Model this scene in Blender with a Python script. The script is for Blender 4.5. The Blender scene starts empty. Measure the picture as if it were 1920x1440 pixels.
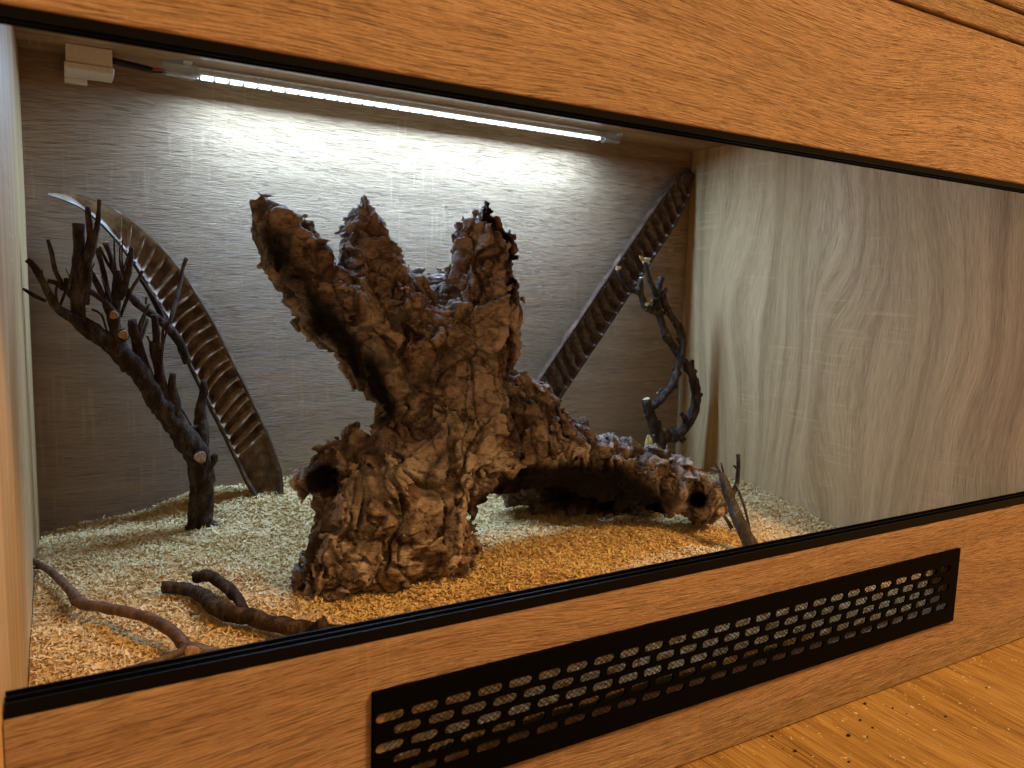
import bpy, bmesh, math, random
import numpy as np
from mathutils import Matrix, Vector
random.seed(7); rng = np.random.default_rng(7)
SC = bpy.context.scene
COL = SC.collection

# ------------------------------------------------------------------ camera
RW = np.array([[0.865146, -0.5006, 0.030348], [-0.035163, -0.12091, -0.99204], [0.500285, 0.857193, -0.122208]])          # world -> camera (x right, y down, z forward)
CAM = np.array([0.0513, -0.4177, 0.2134]); F = 1444.4
cd = bpy.data.cameras.new('camera'); cam = bpy.data.objects.new('camera', cd); COL.objects.link(cam)
cd.sensor_width = 36.0; cd.lens = 36.0*F/1920.0; cd.clip_start = 0.01; cd.clip_end = 50
m = np.eye(4); m[:3, 0] = RW[0]; m[:3, 1] = -RW[1]; m[:3, 2] = -RW[2]; m[:3, 3] = CAM
cam.matrix_world = Matrix(m.tolist()); SC.camera = cam
cd.dof.use_dof = True; cd.dof.focus_distance = 0.74; cd.dof.aperture_fstop = 11.0

# ------------------------------------------------------------------ world, lamps, exposure
w = bpy.data.worlds.new('World'); SC.world = w; w.use_nodes = True
bg = w.node_tree.nodes['Background']; bg.inputs[0].default_value = (1.0, 0.58, 0.25, 1); bg.inputs[1].default_value = 0.56

def area(name, loc, target, sx, sy, power, col):
    l = bpy.data.lights.new(name, 'AREA'); l.shape = 'RECTANGLE'; l.size = sx; l.size_y = sy; l.energy = power; l.color = col
    o = bpy.data.objects.new(name, l); COL.objects.link(o); o.location = loc
    d = Vector(target) - Vector(loc); o.rotation_euler = d.to_track_quat('-Z', 'Y').to_euler(); return o
area('room_lamp', (1.45, -1.15, 1.75), (0.45, 0.1, 0.05), 0.5, 0.5, 50.0, (1.0, 0.555, 0.215))
LED_X0, LED_X1, LED_Y, LED_Z = 0.183, 0.690, 0.466, 0.4215
LXM = 1.1*(LED_X0+LED_X1)/2-.00513; LYM = 1.1*LED_Y+.04177
led_lamp = area('led_lamp', (LXM, LYM, 1.1*(LED_Z-.004)-.02134), (LXM, LYM-.10, 0.0), 1.1*(LED_X1-LED_X0), 0.0066, 5.4, (0.425, 0.655, 1.0))
SC.view_settings.view_transform = 'Standard'; SC.view_settings.look = 'None'; SC.view_settings.exposure = 0.0; SC.view_settings.gamma = 1.0
cy = SC.cycles
cy.use_denoising = True; cy.max_bounces = 8; cy.diffuse_bounces = 6; cy.glossy_bounces = 3; cy.transparent_max_bounces = 8
cy.caustics_reflective = False; cy.caustics_refractive = False; cy.sample_clamp_indirect = 4.0

# ------------------------------------------------------------------ measuring helpers
def ins(x, y, z): return (1.1*x-.00513, 1.1*y+.04177, 1.1*z-.02134)
def at(u, v, Y):
    Y = 1.1*Y+.04177
    d = RW.T @ np.array([(u-960)/F, (v-720)/F, 1.0]); t = (Y-CAM[1])/d[1]; return CAM + t*d
def rad(px, P):
    return px*float(RW[2] @ (np.asarray(P)-CAM))/F

# ------------------------------------------------------------------ noise (numpy)
def h3(ix, iy, iz, s=0):
    n = (ix.astype(np.int64)*374761393 + iy.astype(np.int64)*668265263 + iz.astype(np.int64)*2147483647 + s*974634777) & 0xFFFFFFFF
    n = ((n ^ (n >> 13))*1274126177) & 0xFFFFFFFF
    n = ((n ^ (n >> 15))*2246822519) & 0xFFFFFFFF
    return ((n ^ (n >> 16)) & 0xFFFFFF).astype(np.float32)/16777216.0
def vn(P, s=0):
    f = np.floor(P); t = P-f; t = t*t*t*(t*(t*6-15)+10); i = f.astype(np.int64); r = 0
    for a in (0, 1):
        wx = t[:, 0] if a else 1-t[:, 0]
        for b in (0, 1):
            wy = t[:, 1] if b else 1-t[:, 1]
            for c in (0, 1):
                wz = t[:, 2] if c else 1-t[:, 2]
                r = r + wx*wy*wz*h3(i[:, 0]+a, i[:, 1]+b, i[:, 2]+c, s)
    return r
def fbm(P, o=4, s=0):
    r = 0; a = .5
    for k in range(o): r = r + a*(vn(P*2**k, s+k)*2-1); a *= .5
    return r
def worley(P, s=0):
    f = np.floor(P); i = f.astype(np.int64); F1 = np.full(len(P), 9., np.float32); F2 = F1.copy(); ID = np.zeros(len(P), np.float32); DV = np.zeros((len(P), 3), np.float32)
    for a in (-1, 0, 1):
        for b in (-1, 0, 1):
            for c in (-1, 0, 1):
                x, y, z = i[:, 0]+a, i[:, 1]+b, i[:, 2]+c
                dv = np.stack([P[:, 0]-x-h3(x, y, z, s+1), P[:, 1]-y-h3(x, y, z, s+2), P[:, 2]-z-h3(x, y, z, s+3)], 1).astype(np.float32)
                d = np.sqrt((dv*dv).sum(1)); near = d < F1
                F2 = np.where(near, F1, np.minimum(F2, d)); ID = np.where(near, h3(x, y, z, s+4), ID); F1 = np.where(near, d, F1); DV[near] = dv[near]
    tl = np.stack([ID*127.1 % 1, ID*311.7 % 1, ID*74.7 % 1], 1)*2-1
    return F1, F2, ID, (tl*DV).sum(1)
def sst(a, b, x): t = np.clip((x-a)/(b-a), 0, 1); return t*t*(3-2*t)

# ------------------------------------------------------------------ object helpers
def empty(name, loc, label, cat, group=None):
    o = bpy.data.objects.new(name, None); COL.objects.link(o); o.location = loc; o.empty_display_size = .02
    o['label'] = label; o['category'] = cat
    if group: o['group'] = group
    return o
def rootloc(o):
    while o.parent: o = o.parent
    return np.array(o.location)
def link(name, me, mat, parent=None, smooth=False):
    if mat: me.materials.append(mat)
    if smooth: me.shade_smooth()
    o = bpy.data.objects.new(name, me); COL.objects.link(o)
    if parent: o.parent = parent
    return o
def mesh(name, V, Fc, mat, parent=None, smooth=False):
    V = np.asarray(V, float)
    if parent is not None: V = V-rootloc(parent)
    me = bpy.data.meshes.new(name)
    if isinstance(Fc, np.ndarray):
        n, k = Fc.shape
        me.vertices.add(len(V)); me.vertices.foreach_set('co', V.astype(np.float32).ravel())
        me.loops.add(n*k); me.loops.foreach_set('vertex_index', Fc.astype(np.int32).ravel())
        me.polygons.add(n); me.polygons.foreach_set('loop_start', np.arange(0, n*k, k, dtype=np.int32))
        me.update(calc_edges=True)
    else:
        me.from_pydata(V.tolist(), [], [list(map(int, f)) for f in Fc]); me.update()
    return link(name, me, mat, parent, smooth)
def bmobj(name, bm, mat, parent=None, smooth=False):
    if parent is not None: bmesh.ops.translate(bm, verts=bm.verts, vec=Vector((-rootloc(parent)).tolist()))
    me = bpy.data.meshes.new(name); bm.to_mesh(me); bm.free(); return link(name, me, mat, parent, smooth)
def bbox(bm, a, b, bev=0, seg=2):
    r = bmesh.ops.create_cube(bm, size=1.0); vs = r['verts']
    for v in vs: v.co = Vector([(a[i]+b[i])/2+v.co[i]*(b[i]-a[i]) for i in range(3)])
    if bev:
        es = list({e for v in vs for e in v.link_edges}); bmesh.ops.bevel(bm, geom=es, offset=bev, segments=seg, affect='EDGES', profile=.5)
def box(name, a, b, mat, parent=None, bev=0, seg=2):
    bm = bmesh.new(); bbox(bm, a, b, bev, seg); return bmobj(name, bm, mat, parent)

# ------------------------------------------------------------------ material helpers
def newmat(name):
    m = bpy.data.materials.new(name); m.use_nodes = True; nt = m.node_tree; b = nt.nodes['Principled BSDF']; return m, nt, b
def N(nt, t, **kw):
    n = nt.nodes.new(t)
    for k, v in kw.items():
        if k.startswith('i_'):
            key = k[2:]; key = int(key) if key.isdigit() else key.replace('_', ' ')
            n.inputs[key].default_value = v
        else: setattr(n, k, v)
    return n
def math_(nt, op, a, b=None, clamp=False):
    n = nt.nodes.new('ShaderNodeMath'); n.operation = op; n.use_clamp = clamp
    for i, x in enumerate((a, b)):
        if x is None: continue
        if isinstance(x, (int, float)): n.inputs[i].default_value = x
        else: nt.links.new(x, n.inputs[i])
    return n.outputs[0]
def ramp(nt, fac, stops):
    r = nt.nodes.new('ShaderNodeValToRGB'); e = r.color_ramp.elements
    while len(e) < len(stops): e.new(.5)
    for i, (p, c) in enumerate(stops): e[i].position = p; e[i].color = (*c, 1) if len(c) == 3 else c
    nt.links.new(fac, r.inputs[0]); return r.outputs[0]
def mixc(nt, fac, a, b, mode='MIX'):
    n = nt.nodes.new('ShaderNodeMix'); n.data_type = 'RGBA'; n.blend_type = mode
    for k, x in ((0, fac), (6, a), (7, b)):
        if isinstance(x, (int, float)): n.inputs[k].default_value = x
        elif isinstance(x, tuple): n.inputs[k].default_value = (*x, 1)
        else: nt.links.new(x, n.inputs[k])
    return n.outputs[2]
def noise(nt, vec, scale=1., detail=3., rough=.55, dist=0.):
    n = nt.nodes.new('ShaderNodeTexNoise'); n.inputs['Scale'].default_value = scale; n.inputs['Detail'].default_value = detail
    n.inputs['Roughness'].default_value = rough; n.inputs['Distortion'].default_value = dist; nt.links.new(vec, n.inputs['Vector']); return n.outputs[0]
def comb(nt, x, y, z=0.):
    n = nt.nodes.new('ShaderNodeCombineXYZ')
    for i, v in enumerate((x, y, z)):
        if isinstance(v, (int, float)): n.inputs[i].default_value = v
        else: nt.links.new(v, n.inputs[i])
    return n.outputs[0]
def bump(nt, b, h, strength, dist):
    n = nt.nodes.new('ShaderNodeBump'); n.inputs['Strength'].default_value = strength; n.inputs['Distance'].default_value = dist
    nt.links.new(h, n.inputs['Height']); nt.links.new(n.outputs[0], b.inputs['Normal'])

def wood(name, along, across, light, mid, dark, wave=.02, bumps=.8, rough=.5, seed=0., marks=.42, pores=.62, fine=1.0, figu=14., slant=0., con=1., bw=.46):
    """wood-effect laminate: grain runs along one object axis, embossed pores, pale saw marks across it"""
    m, nt, b = newmat(name); tc = N(nt, 'ShaderNodeTexCoord'); sp = N(nt, 'ShaderNodeSeparateXYZ'); nt.links.new(tc.outputs['Object'], sp.inputs[0])
    ax = {'X': 0, 'Y': 1, 'Z': 2}; u = sp.outputs[ax[along]]; v = sp.outputs[ax[across]]
    oth = sp.outputs[3-ax[along]-ax[across]]
    oi = N(nt, 'ShaderNodeObjectInfo'); off = math_(nt, 'MULTIPLY', oi.outputs['Random'], 7.0); off = math_(nt, 'ADD', off, seed)
    u = math_(nt, 'ADD', u, off); v = math_(nt, 'ADD', v, math_(nt, 'MULTIPLY', off, 1.37)); v = math_(nt, 'ADD', v, oth)
    big = noise(nt, comb(nt, math_(nt, 'MULTIPLY', u, 3.2), math_(nt, 'MULTIPLY', v, 7.0)), 1, .6, .4)
    v2 = math_(nt, 'ADD', v, math_(nt, 'MULTIPLY', big, wave*4))
    mid2 = noise(nt, comb(nt, math_(nt, 'MULTIPLY', u, 14.), math_(nt, 'MULTIPLY', v2, 40.0)), 1, 2, .5)
    v3 = math_(nt, 'ADD', v2, math_(nt, 'MULTIPLY', mid2, wave*.05))
    bands = noise(nt, comb(nt, math_(nt, 'MULTIPLY', u, 1.3), math_(nt, 'MULTIPLY', v2, 42.)), 1, 4, .6)
    streak = noise(nt, comb(nt, math_(nt, 'MULTIPLY', u, 42.*fine), math_(nt, 'MULTIPLY', v3, 1250.*fine)), 1, 3, .62)
    pore = noise(nt, comb(nt, math_(nt, 'MULTIPLY', u, 38.*fine), math_(nt, 'MULTIPLY', v3, 1500.*fine), 3.3), 1, 1.5, .5)
    pore = ramp(nt, pore, [(.29, (1, 1, 1)), (.44, (0, 0, 0))])
    fig = noise(nt, comb(nt, math_(nt, 'MULTIPLY', u, figu), math_(nt, 'MULTIPLY', v2, 520.), 5.5), 1, 2, .5)
    fig = ramp(nt, fig, [(.34, (1, 1, 1)), (.42, (0, 0, 0))])
    t = math_(nt, 'ADD', math_(nt, 'MULTIPLY', bands, bw), math_(nt, 'MULTIPLY', streak, 1-bw))
    col = ramp(nt, t, [(.50-.11*con, dark), (.50, mid), (.50+.11*con, light)])
    if slant:
        ur = math_(nt, 'SUBTRACT', math_(nt, 'MULTIPLY', u, .94), math_(nt, 'MULTIPLY', v2, .34)); vr = math_(nt, 'ADD', math_(nt, 'MULTIPLY', v2, .94), math_(nt, 'MULTIPLY', u, .34))
        sl = noise(nt, comb(nt, math_(nt, 'MULTIPLY', ur, 22.), math_(nt, 'MULTIPLY', vr, 330.), 2.2), 1, 2, .5); sl = ramp(nt, sl, [(.32, (1, 1, 1)), (.40, (0, 0, 0))])
        pm = noise(nt, comb(nt, math_(nt, 'MULTIPLY', u, 2.6), math_(nt, 'MULTIPLY', v, 4.), 4.4), 1, 1, .5); pm = ramp(nt, pm, [(.44, (0, 0, 0)), (.58, (1, 1, 1))])
        fig = math_(nt, 'MAXIMUM', fig, math_(nt, 'MULTIPLY', math_(nt, 'MULTIPLY', sl, pm), slant*2))
    dk = mixc(nt, .55, dark, tuple(c*.4 for c in dark))
    col = mixc(nt, math_(nt, 'MULTIPLY', fig, pores*.45), col, dk)
    col = mixc(nt, math_(nt, 'MULTIPLY', pore, pores), col, dk)
    saw = noise(nt, comb(nt, math_(nt, 'MULTIPLY', u, 210.), math_(nt, 'MULTIPLY', v, 12.), 8.1), 1, 2, .5)
    saw = ramp(nt, saw, [(.58, (0, 0, 0)), (.68, (1, 1, 1))])
    patch = noise(nt, comb(nt, math_(nt, 'MULTIPLY', u, 6.), math_(nt, 'MULTIPLY', v, 8.), 1.7), 1, 1, .5)
    patch = ramp(nt, patch, [(.48, (0, 0, 0)), (.60, (1, 1, 1))])
    sm = math_(nt, 'MULTIPLY', math_(nt, 'MULTIPLY', saw, patch), marks)
    col = mixc(nt, sm, col, tuple(min(1, c*1.3) for c in light))
    nt.links.new(col, b.inputs['Base Color']); b.inputs['Roughness'].default_value = rough; b.inputs['Specular IOR Level'].default_value = .35
    h = math_(nt, 'SUBTRACT', streak, math_(nt, 'MULTIPLY', pore, .9)); bump(nt, b, h, bumps, .0026)
    return m
OAK = ((.51, .345, .215), (.41, .258, .152), (.27, .155, .084))
M = {}
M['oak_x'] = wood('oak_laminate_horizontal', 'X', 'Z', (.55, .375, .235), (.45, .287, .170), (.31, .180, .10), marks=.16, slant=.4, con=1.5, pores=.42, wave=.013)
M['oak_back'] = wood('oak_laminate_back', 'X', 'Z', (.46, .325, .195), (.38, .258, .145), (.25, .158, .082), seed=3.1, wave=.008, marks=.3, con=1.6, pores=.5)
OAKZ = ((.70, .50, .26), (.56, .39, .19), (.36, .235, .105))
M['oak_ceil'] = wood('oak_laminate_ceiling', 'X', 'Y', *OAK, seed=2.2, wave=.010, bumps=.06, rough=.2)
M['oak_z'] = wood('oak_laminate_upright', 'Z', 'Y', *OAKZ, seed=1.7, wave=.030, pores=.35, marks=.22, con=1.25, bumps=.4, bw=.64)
M['oak_edge'] = wood('oak_edge_band', 'X', 'Z', (.52, .36, .21), (.40, .26, .14), (.25, .15, .075), marks=.05, wave=.008)
M['table'] = wood('tabletop_oak', 'Y', 'X', (.52, .345, .125), (.42, .26, .085), (.22, .115, .032), seed=5, wave=.012, marks=.0, rough=.45, bumps=.3, fine=.6, figu=5., pores=.8)
def plain(name, col, rough=.5, spec=.5, metal=0., nz=0, nscale=300):
    m, nt, b = newmat(name); b.inputs['Base Color'].default_value = (*col, 1); b.inputs['Roughness'].default_value = rough
    b.inputs['Specular IOR Level'].default_value = spec; b.inputs['Metallic'].default_value = metal
    if nz:
        tc = N(nt, 'ShaderNodeTexCoord'); n = noise(nt, tc.outputs['Object'], nscale, 3); bump(nt, b, n, nz, .0005)
        c = mixc(nt, n, tuple(x*.8 for x in col), tuple(min(1, x*1.15) for x in col)); nt.links.new(c, b.inputs['Base Color'])
    return m
M['black'] = plain('black_plastic', (.002, .002, .0026), .42, .10, nz=.05)
M['grille'] = plain('black_painted_metal', (.0014, .0014, .0014), .6, .04, nz=.08)
M['wire'] = plain('galvanised_wire', (.14, .14, .14), .3, .5, 1.0)
M['white'] = plain('white_plastic', (.72, .66, .58), .45, .4, nz=.03)
M['cable'] = plain('black_cable', (.008, .008, .008), .5, .3)
M['red'] = plain('red_wire', (.45, .012, .02), .4, .4)
M['steel'] = plain('screw_steel', (.5, .5, .5), .3, .5, 1.0)
def emit(name, col, s):
    m, nt, b = newmat(name); b.inputs['Base Color'].default_value = (.8, .8, .7, 1); b.inputs['Emission Color'].default_value = (*col, 1); b.inputs['Emission Strength'].default_value = s; return m
M['chip'] = emit('lit_led_chip', (.72, .92, 1.0), 7.0)
M['strip'] = plain('led_circuit_strip', (.30, .34, .36), .4, .4)
def clear(name, tint, gl, dif):
    m, nt, b = newmat(name); nt.nodes.remove(b); out = nt.nodes['Material Output']
    t = N(nt, 'ShaderNodeBsdfTransparent'); t.inputs[0].default_value = (*tint, 1); g = N(nt, 'ShaderNodeBsdfGlossy'); g.inputs[1].default_value = .15
    d = N(nt, 'ShaderNodeBsdfTranslucent'); d.inputs[0].default_value = (.9, .95, 1, 1)
    a = N(nt, 'ShaderNodeMixShader'); a.inputs[0].default_value = dif; nt.links.new(t.outputs[0], a.inputs[1]); nt.links.new(d.outputs[0], a.inputs[2])
    lw = N(nt, 'ShaderNodeLayerWeight'); lw.inputs[0].default_value = .35
    b2 = N(nt, 'ShaderNodeMixShader'); nt.links.new(math_(nt, 'ADD', math_(nt, 'MULTIPLY', lw.outputs[1], .6), gl, True), b2.inputs[0]); nt.links.new(a.outputs[0], b2.inputs[1]); nt.links.new(g.outputs[0], b2.inputs[2])
    nt.links.new(b2.outputs[0], out.inputs[0]); return m
M['clear'] = clear('clear_plastic_tube', (.95, .98, .99), .03, .08)
M['cap'] = clear('frosted_end_cap', (.88, .94, .96), .10, .16)
def barkmat(name, a, bcol, c, scale=90, bumps=.6, rough=.8, zs=.35, spec=.25):
    m, nt, b = newmat(name); tc = N(nt, 'ShaderNodeTexCoord'); mp = N(nt, 'ShaderNodeMapping'); mp.inputs['Scale'].default_value = (1, 1, zs); nt.links.new(tc.outputs['Object'], mp.inputs[0])
    n1 = noise(nt, mp.outputs[0], scale, 4, .6); n2 = noise(nt, mp.outputs[0], scale*6, 3, .6)
    f = math_(nt, 'ADD', math_(nt, 'MULTIPLY', n1, .65), math_(nt, 'MULTIPLY', n2, .35))
    col = ramp(nt, f, [(.38, a), (.5, bcol), (.62, c)]); nt.links.new(col, b.inputs['Base Color'])
    b.inputs['Roughness'].default_value = rough; b.inputs['Specular IOR Level'].default_value = spec; bump(nt, b, f, bumps, .002); return m
M['twig'] = barkmat('dark_twig_bark', (.018, .011, .008), (.042, .028, .020), (.10, .072, .052), 130, 1.0, .85, .35, .1)
M['twig_grey'] = barkmat('grey_vine_bark', (.020, .015, .013), (.048, .039, .033), (.12, .098, .084), 130, 1.0, .85, .35, .1)
M['twig_brown'] = barkmat('brown_twig_bark', (.060, .034, .020), (.125, .072, .040), (.21, .13, .078), rough=.55)
M['twig_green'] = barkmat('greenish_twig_bark', (.030, .027, .022), (.068, .062, .052), (.15, .14, .12))
M['cutwood'] = barkmat('pale_cut_wood', (.19, .11, .06), (.33, .20, .11), (.46, .31, .19), 400, .3)
M['torn'] = barkmat('pale_torn_wood', (.50, .40, .20), (.65, .55, .32), (.75, .68, .45), 200, .3)
M['pod'] = barkmat('brown_seed_pod', (.034, .017, .010), (.075, .040, .024), (.14, .085, .055), 60, .4, .62, .6, .15)
M['pod_dark'] = barkmat('dark_pod_lining', (.03, .02, .016), (.065, .045, .035), (.12, .09, .07), 70, .3, .45, .6, .4)
M['pod_dark_rib'] = barkmat('dark_pod_partition', (.05, .036, .028), (.10, .075, .06), (.2, .16, .13), 120, .3, .45, 1, .4)
M['pod_in'] = barkmat('seed_pod_lining', (.10, .062, .042), (.24, .17, .125), (.43, .36, .29), 70, .3, .42, .6, .5)
M['septum'] = barkmat('seed_pod_partition', (.17, .11, .07), (.31, .22, .15), (.48, .38, .29), 120, .3, .65, 1, .15)
def pod_lining():
    m, nt, b = newmat('seed_pod_lining_pale_top'); tc = N(nt, 'ShaderNodeTexCoord'); sp = N(nt, 'ShaderNodeSeparateXYZ'); nt.links.new(tc.outputs['Object'], sp.inputs[0])
    n1 = noise(nt, tc.outputs['Object'], 70, 4, .6); n2 = noise(nt, tc.outputs['Object'], 14, 3, .6)
    br = ramp(nt, n1, [(.36, (.055, .030, .018)), (.5, (.12, .07, .042)), (.64, (.24, .16, .10))]); pa = ramp(nt, n1, [(.34, (.30, .25, .20)), (.5, (.58, .53, .46)), (.64, (.74, .70, .62))])
    h = math_(nt, 'ADD', sp.outputs[2], math_(nt, 'MULTIPLY', n2, .12)); k = ramp(nt, h, [(.30, (0, 0, 0)), (.44, (1, 1, 1))])  # lining blends from brown to pale with height
    nt.links.new(mixc(nt, k, br, pa), b.inputs['Base Color']); b.inputs['Roughness'].default_value = .55; bump(nt, b, n1, .3, .002); return m
M['pod_in'] = pod_lining()
M['leaf'] = barkmat('dry_yellow_leaf', (.55, .47, .18), (.66, .58, .27), (.74, .68, .38), 80, .3, .6)

# ------------------------------------------------------------------ the tabletop
XL, XR, D, ZC, ZT, ZB = 0.0190, 0.983, 0.597, 0.4544, 0.33, 0.0
ZBASE0, ZBASE1 = -0.1547, -0.131
tb = box('tabletop', (-1.2, -1.6, -0.19), (2.2, 1.2, ZBASE0-.0006), M['table']); tb['kind'] = 'structure'

# ------------------------------------------------------------------ the terrarium
T = empty('terrarium', (0.459, 0.25, ZBASE0), 'oak effect wooden terrarium with open front, black runners and slotted black vent', 'terrarium')
TH = 0.0185
box('base_board', (-.0034, -.002, ZBASE0), (1.007, .617, ZBASE1-.0004), M['oak_edge'], T, .0022, 3)
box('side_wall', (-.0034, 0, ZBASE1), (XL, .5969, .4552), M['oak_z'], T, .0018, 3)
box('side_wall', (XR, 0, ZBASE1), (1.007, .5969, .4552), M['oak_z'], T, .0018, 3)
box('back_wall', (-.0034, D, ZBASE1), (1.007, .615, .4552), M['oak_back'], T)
box('ceiling', (XL+.0002, TH+.0004, ZC), (XR-.0002, D-.0002, .4559), M['oak_ceil'], T)
box('upper_front_panel', (XL+.0004, .0003, ZT), (XR-.0004, TH, .4545), M['oak_x'], T, .0016, 3)
box('top_board', (-.0034, -.002, .4562), (1.007, .617, .480), M['oak_edge'], T, .0022, 3)
# lower front panel with the vent opening
VX0, VX1, VZ0, VZ1 = .2042, .818, -.1055, -.0298
bm = bmesh.new(); ox0, ox1, oz0, oz1 = VX0+.008, VX1-.008, VZ0+.006, VZ1-.006
a0, a1, c0, c1 = XL+.0004, XR-.0004, ZBASE1, ZB; bv = .0024
prof = [(TH, c0), (0.0003, c0), (0.0003, oz0), (0.0003, oz1), (.0003, c1-bv)] + [(.0003+bv*(1-math.cos(t)), c1-bv+bv*math.sin(t)) for t in (math.pi/8, math.pi/4, 3*math.pi/8, math.pi/2)] + [(TH, c1), (TH, oz1), (TH, oz0)]
xs = [a0, ox0, ox1, a1]; rows = [[bm.verts.new((x, y, z)) for (y, z) in prof] for x in xs]; npf = len(prof)
for i in range(3):
    for j in range(npf):
        k = (j+1) % npf
        if i == 1 and j in (2, npf-2): continue
        bm.faces.new((rows[i][j], rows[i+1][j], rows[i+1][k], rows[i][k]))
bm.faces.new(rows[0]); bm.faces.new(rows[3][::-1])
fr, bk = (2, 3), (npf-2, npf-1)
bm.faces.new((rows[1][2], rows[1][3], rows[1][npf-2], rows[1][npf-1])); bm.faces.new((rows[2][3], rows[2][2], rows[2][npf-1], rows[2][npf-2]))
bm.faces.new((rows[1][2], rows[1][npf-1], rows[2][npf-1], rows[2][2])); bm.faces.new((rows[1][npf-2], rows[1][3], rows[2][3], rows[2][npf-2]))
bmesh.ops.recalc_face_normals(bm, faces=bm.faces)
bmobj('lower_front_panel', bm, M['oak_x'], T)
box('light_block', (VX0-.01, TH+.0002, -.058), (VX1+.01, .034, -.030), M['oak_x'], T)  # added unseen strip that keeps LED light from spilling through the slots
# runners for the sliding panes
def profile(name, pts, x0, x1, mat, parent):
    bm = bmesh.new(); A = [bm.verts.new((x0, y, z)) for y, z in pts]; B = [bm.verts.new((x1, y, z)) for y, z in pts]; n = len(pts)
    for i in range(n): bm.faces.new((A[i], A[(i+1) % n], B[(i+1) % n], B[i]))
    bm.faces.new(A); bm.faces.new(B[::-1]); bmesh.ops.recalc_face_normals(bm, faces=bm.faces)
    return bmobj(name, bm, mat, parent)
def comb_profile(y0, wdt, z0, base, hgt, wall, sign):
    pts = [(y0, z0)]; x = y0; gap = (wdt-3*wall)/2
    for k in range(3):
        pts += [(x+.0003, z0+sign*hgt), (x+wall-.0003, z0+sign*hgt)]; x += wall
        if k < 2: pts += [(x, z0+sign*base), (x+gap, z0+sign*base)]; x += gap
    pts.append((y0+wdt, z0)); return pts
profile('lower_runner', comb_profile(.0032, .0145, .0003, .0014, .0075, .0016, 1), XL+.0006, XR-.0006, M['black'], T)
profile('upper_runner', comb_profile(.0014, .0160, ZT-.0003, .0012, .0042, .0016, -1), XL+.0006, XR-.0006, M['black'], T)
# vent grille: plate with five staggered rows of slots
PX, PZ = .0232, .0098
def grille():
    bm = bmesh.new(); yf, yb = -.0026, -.0008
    def quad(pts, y, flip):
        vs = [bm.verts.new((x, y, z)) for x, z in pts]; bm.faces.new(vs[::-1] if flip else vs)
    def rect(x0, x1, z0, z1):
        for y, fl in ((yf, False), (yb, True)): quad([(x0, z0), (x1, z0), (x1, z1), (x0, z1)], y, fl)
    n = 8
    def cell(cx, cz):
        hw, hh = .0093, .0034; hole = []
        for s, a0_ in ((1, -math.pi/2), (-1, math.pi/2)):
            for k in range(n):
                a = a0_+math.pi*k/(n-1); hole.append((cx+s*(hw-hh)+hh*math.cos(a), cz+hh*math.sin(a)))
        out = []
        for x, z in hole:
            dx, dz = (x-cx)/(PX/2), (z-cz)/(PZ/2); s = max(abs(dx), abs(dz)); out.append((cx+dx/s*PX/2, cz+dz/s*PZ/2))
        m_ = len(hole)
        # insert rectangle corners by snapping the nearest rim points
        for cxn, czn in ((1, 1), (-1, 1), (-1, -1), (1, -1)):
            c = (cx+cxn*PX/2, cz+czn*PZ/2); j = min(range(m_), key=lambda q: (out[q][0]-c[0])**2+(out[q][1]-c[1])**2); out[j] = c
        for y, fl in ((yf, False), (yb, True)):
            H = [bm.verts.new((x, y, z)) for x, z in hole]; O = [bm.verts.new((x, y, z)) for x, z in out]
            for i in range(m_):
                j = (i+1) % m_; f = (O[i], O[j], H[j], H[i]); bm.faces.new(f if not fl else f[::-1])
            if y == yf: HF = H
            else:
                for i in range(m_): j = (i+1) % m_; bm.faces.new((HF[i], HF[j], H[j], H[i]))
    zc = -.0671; xa, xb = .331-5*PX-PX/2, .331+20*PX+PX/2
    for r in range(5):
        cz = zc+(2-r)*PZ; sh = PX/2 if r % 2 else 0; nn = 25 if r % 2 else 26
        for k in range(nn): cell(xa+PX/2+k*PX+sh, cz)
        if sh: rect(xa, xa+sh, cz-PZ/2, cz+PZ/2); rect(xb-sh, xb, cz-PZ/2, cz+PZ/2)
    za, zb = zc-2.5*PZ, zc+2.5*PZ
    rect(VX0, xa, VZ0, VZ1); rect(xb, VX1, VZ0, VZ1); rect(xa, xb, VZ0, za); rect(xa, xb, zb, VZ1)
    # thickness round the outside
    for p, q in (((VX0, VZ0), (VX1, VZ0)), ((VX1, VZ0), (VX1, VZ1)), ((VX1, VZ1), (VX0, VZ1)), ((VX0, VZ1), (VX0, VZ0))):
        vs = [bm.verts.new(c) for c in ((p[0], yf, p[1]), (q[0], yf, q[1]), (q[0], .0002, q[1]), (p[0], .0002, p[1]))]; bm.faces.new(vs[::-1])
    bmesh.ops.remove_doubles(bm, verts=bm.verts, dist=1e-6)
    return bmobj('vent_grille', bm, M['grille'], T)
G = grille()
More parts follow.
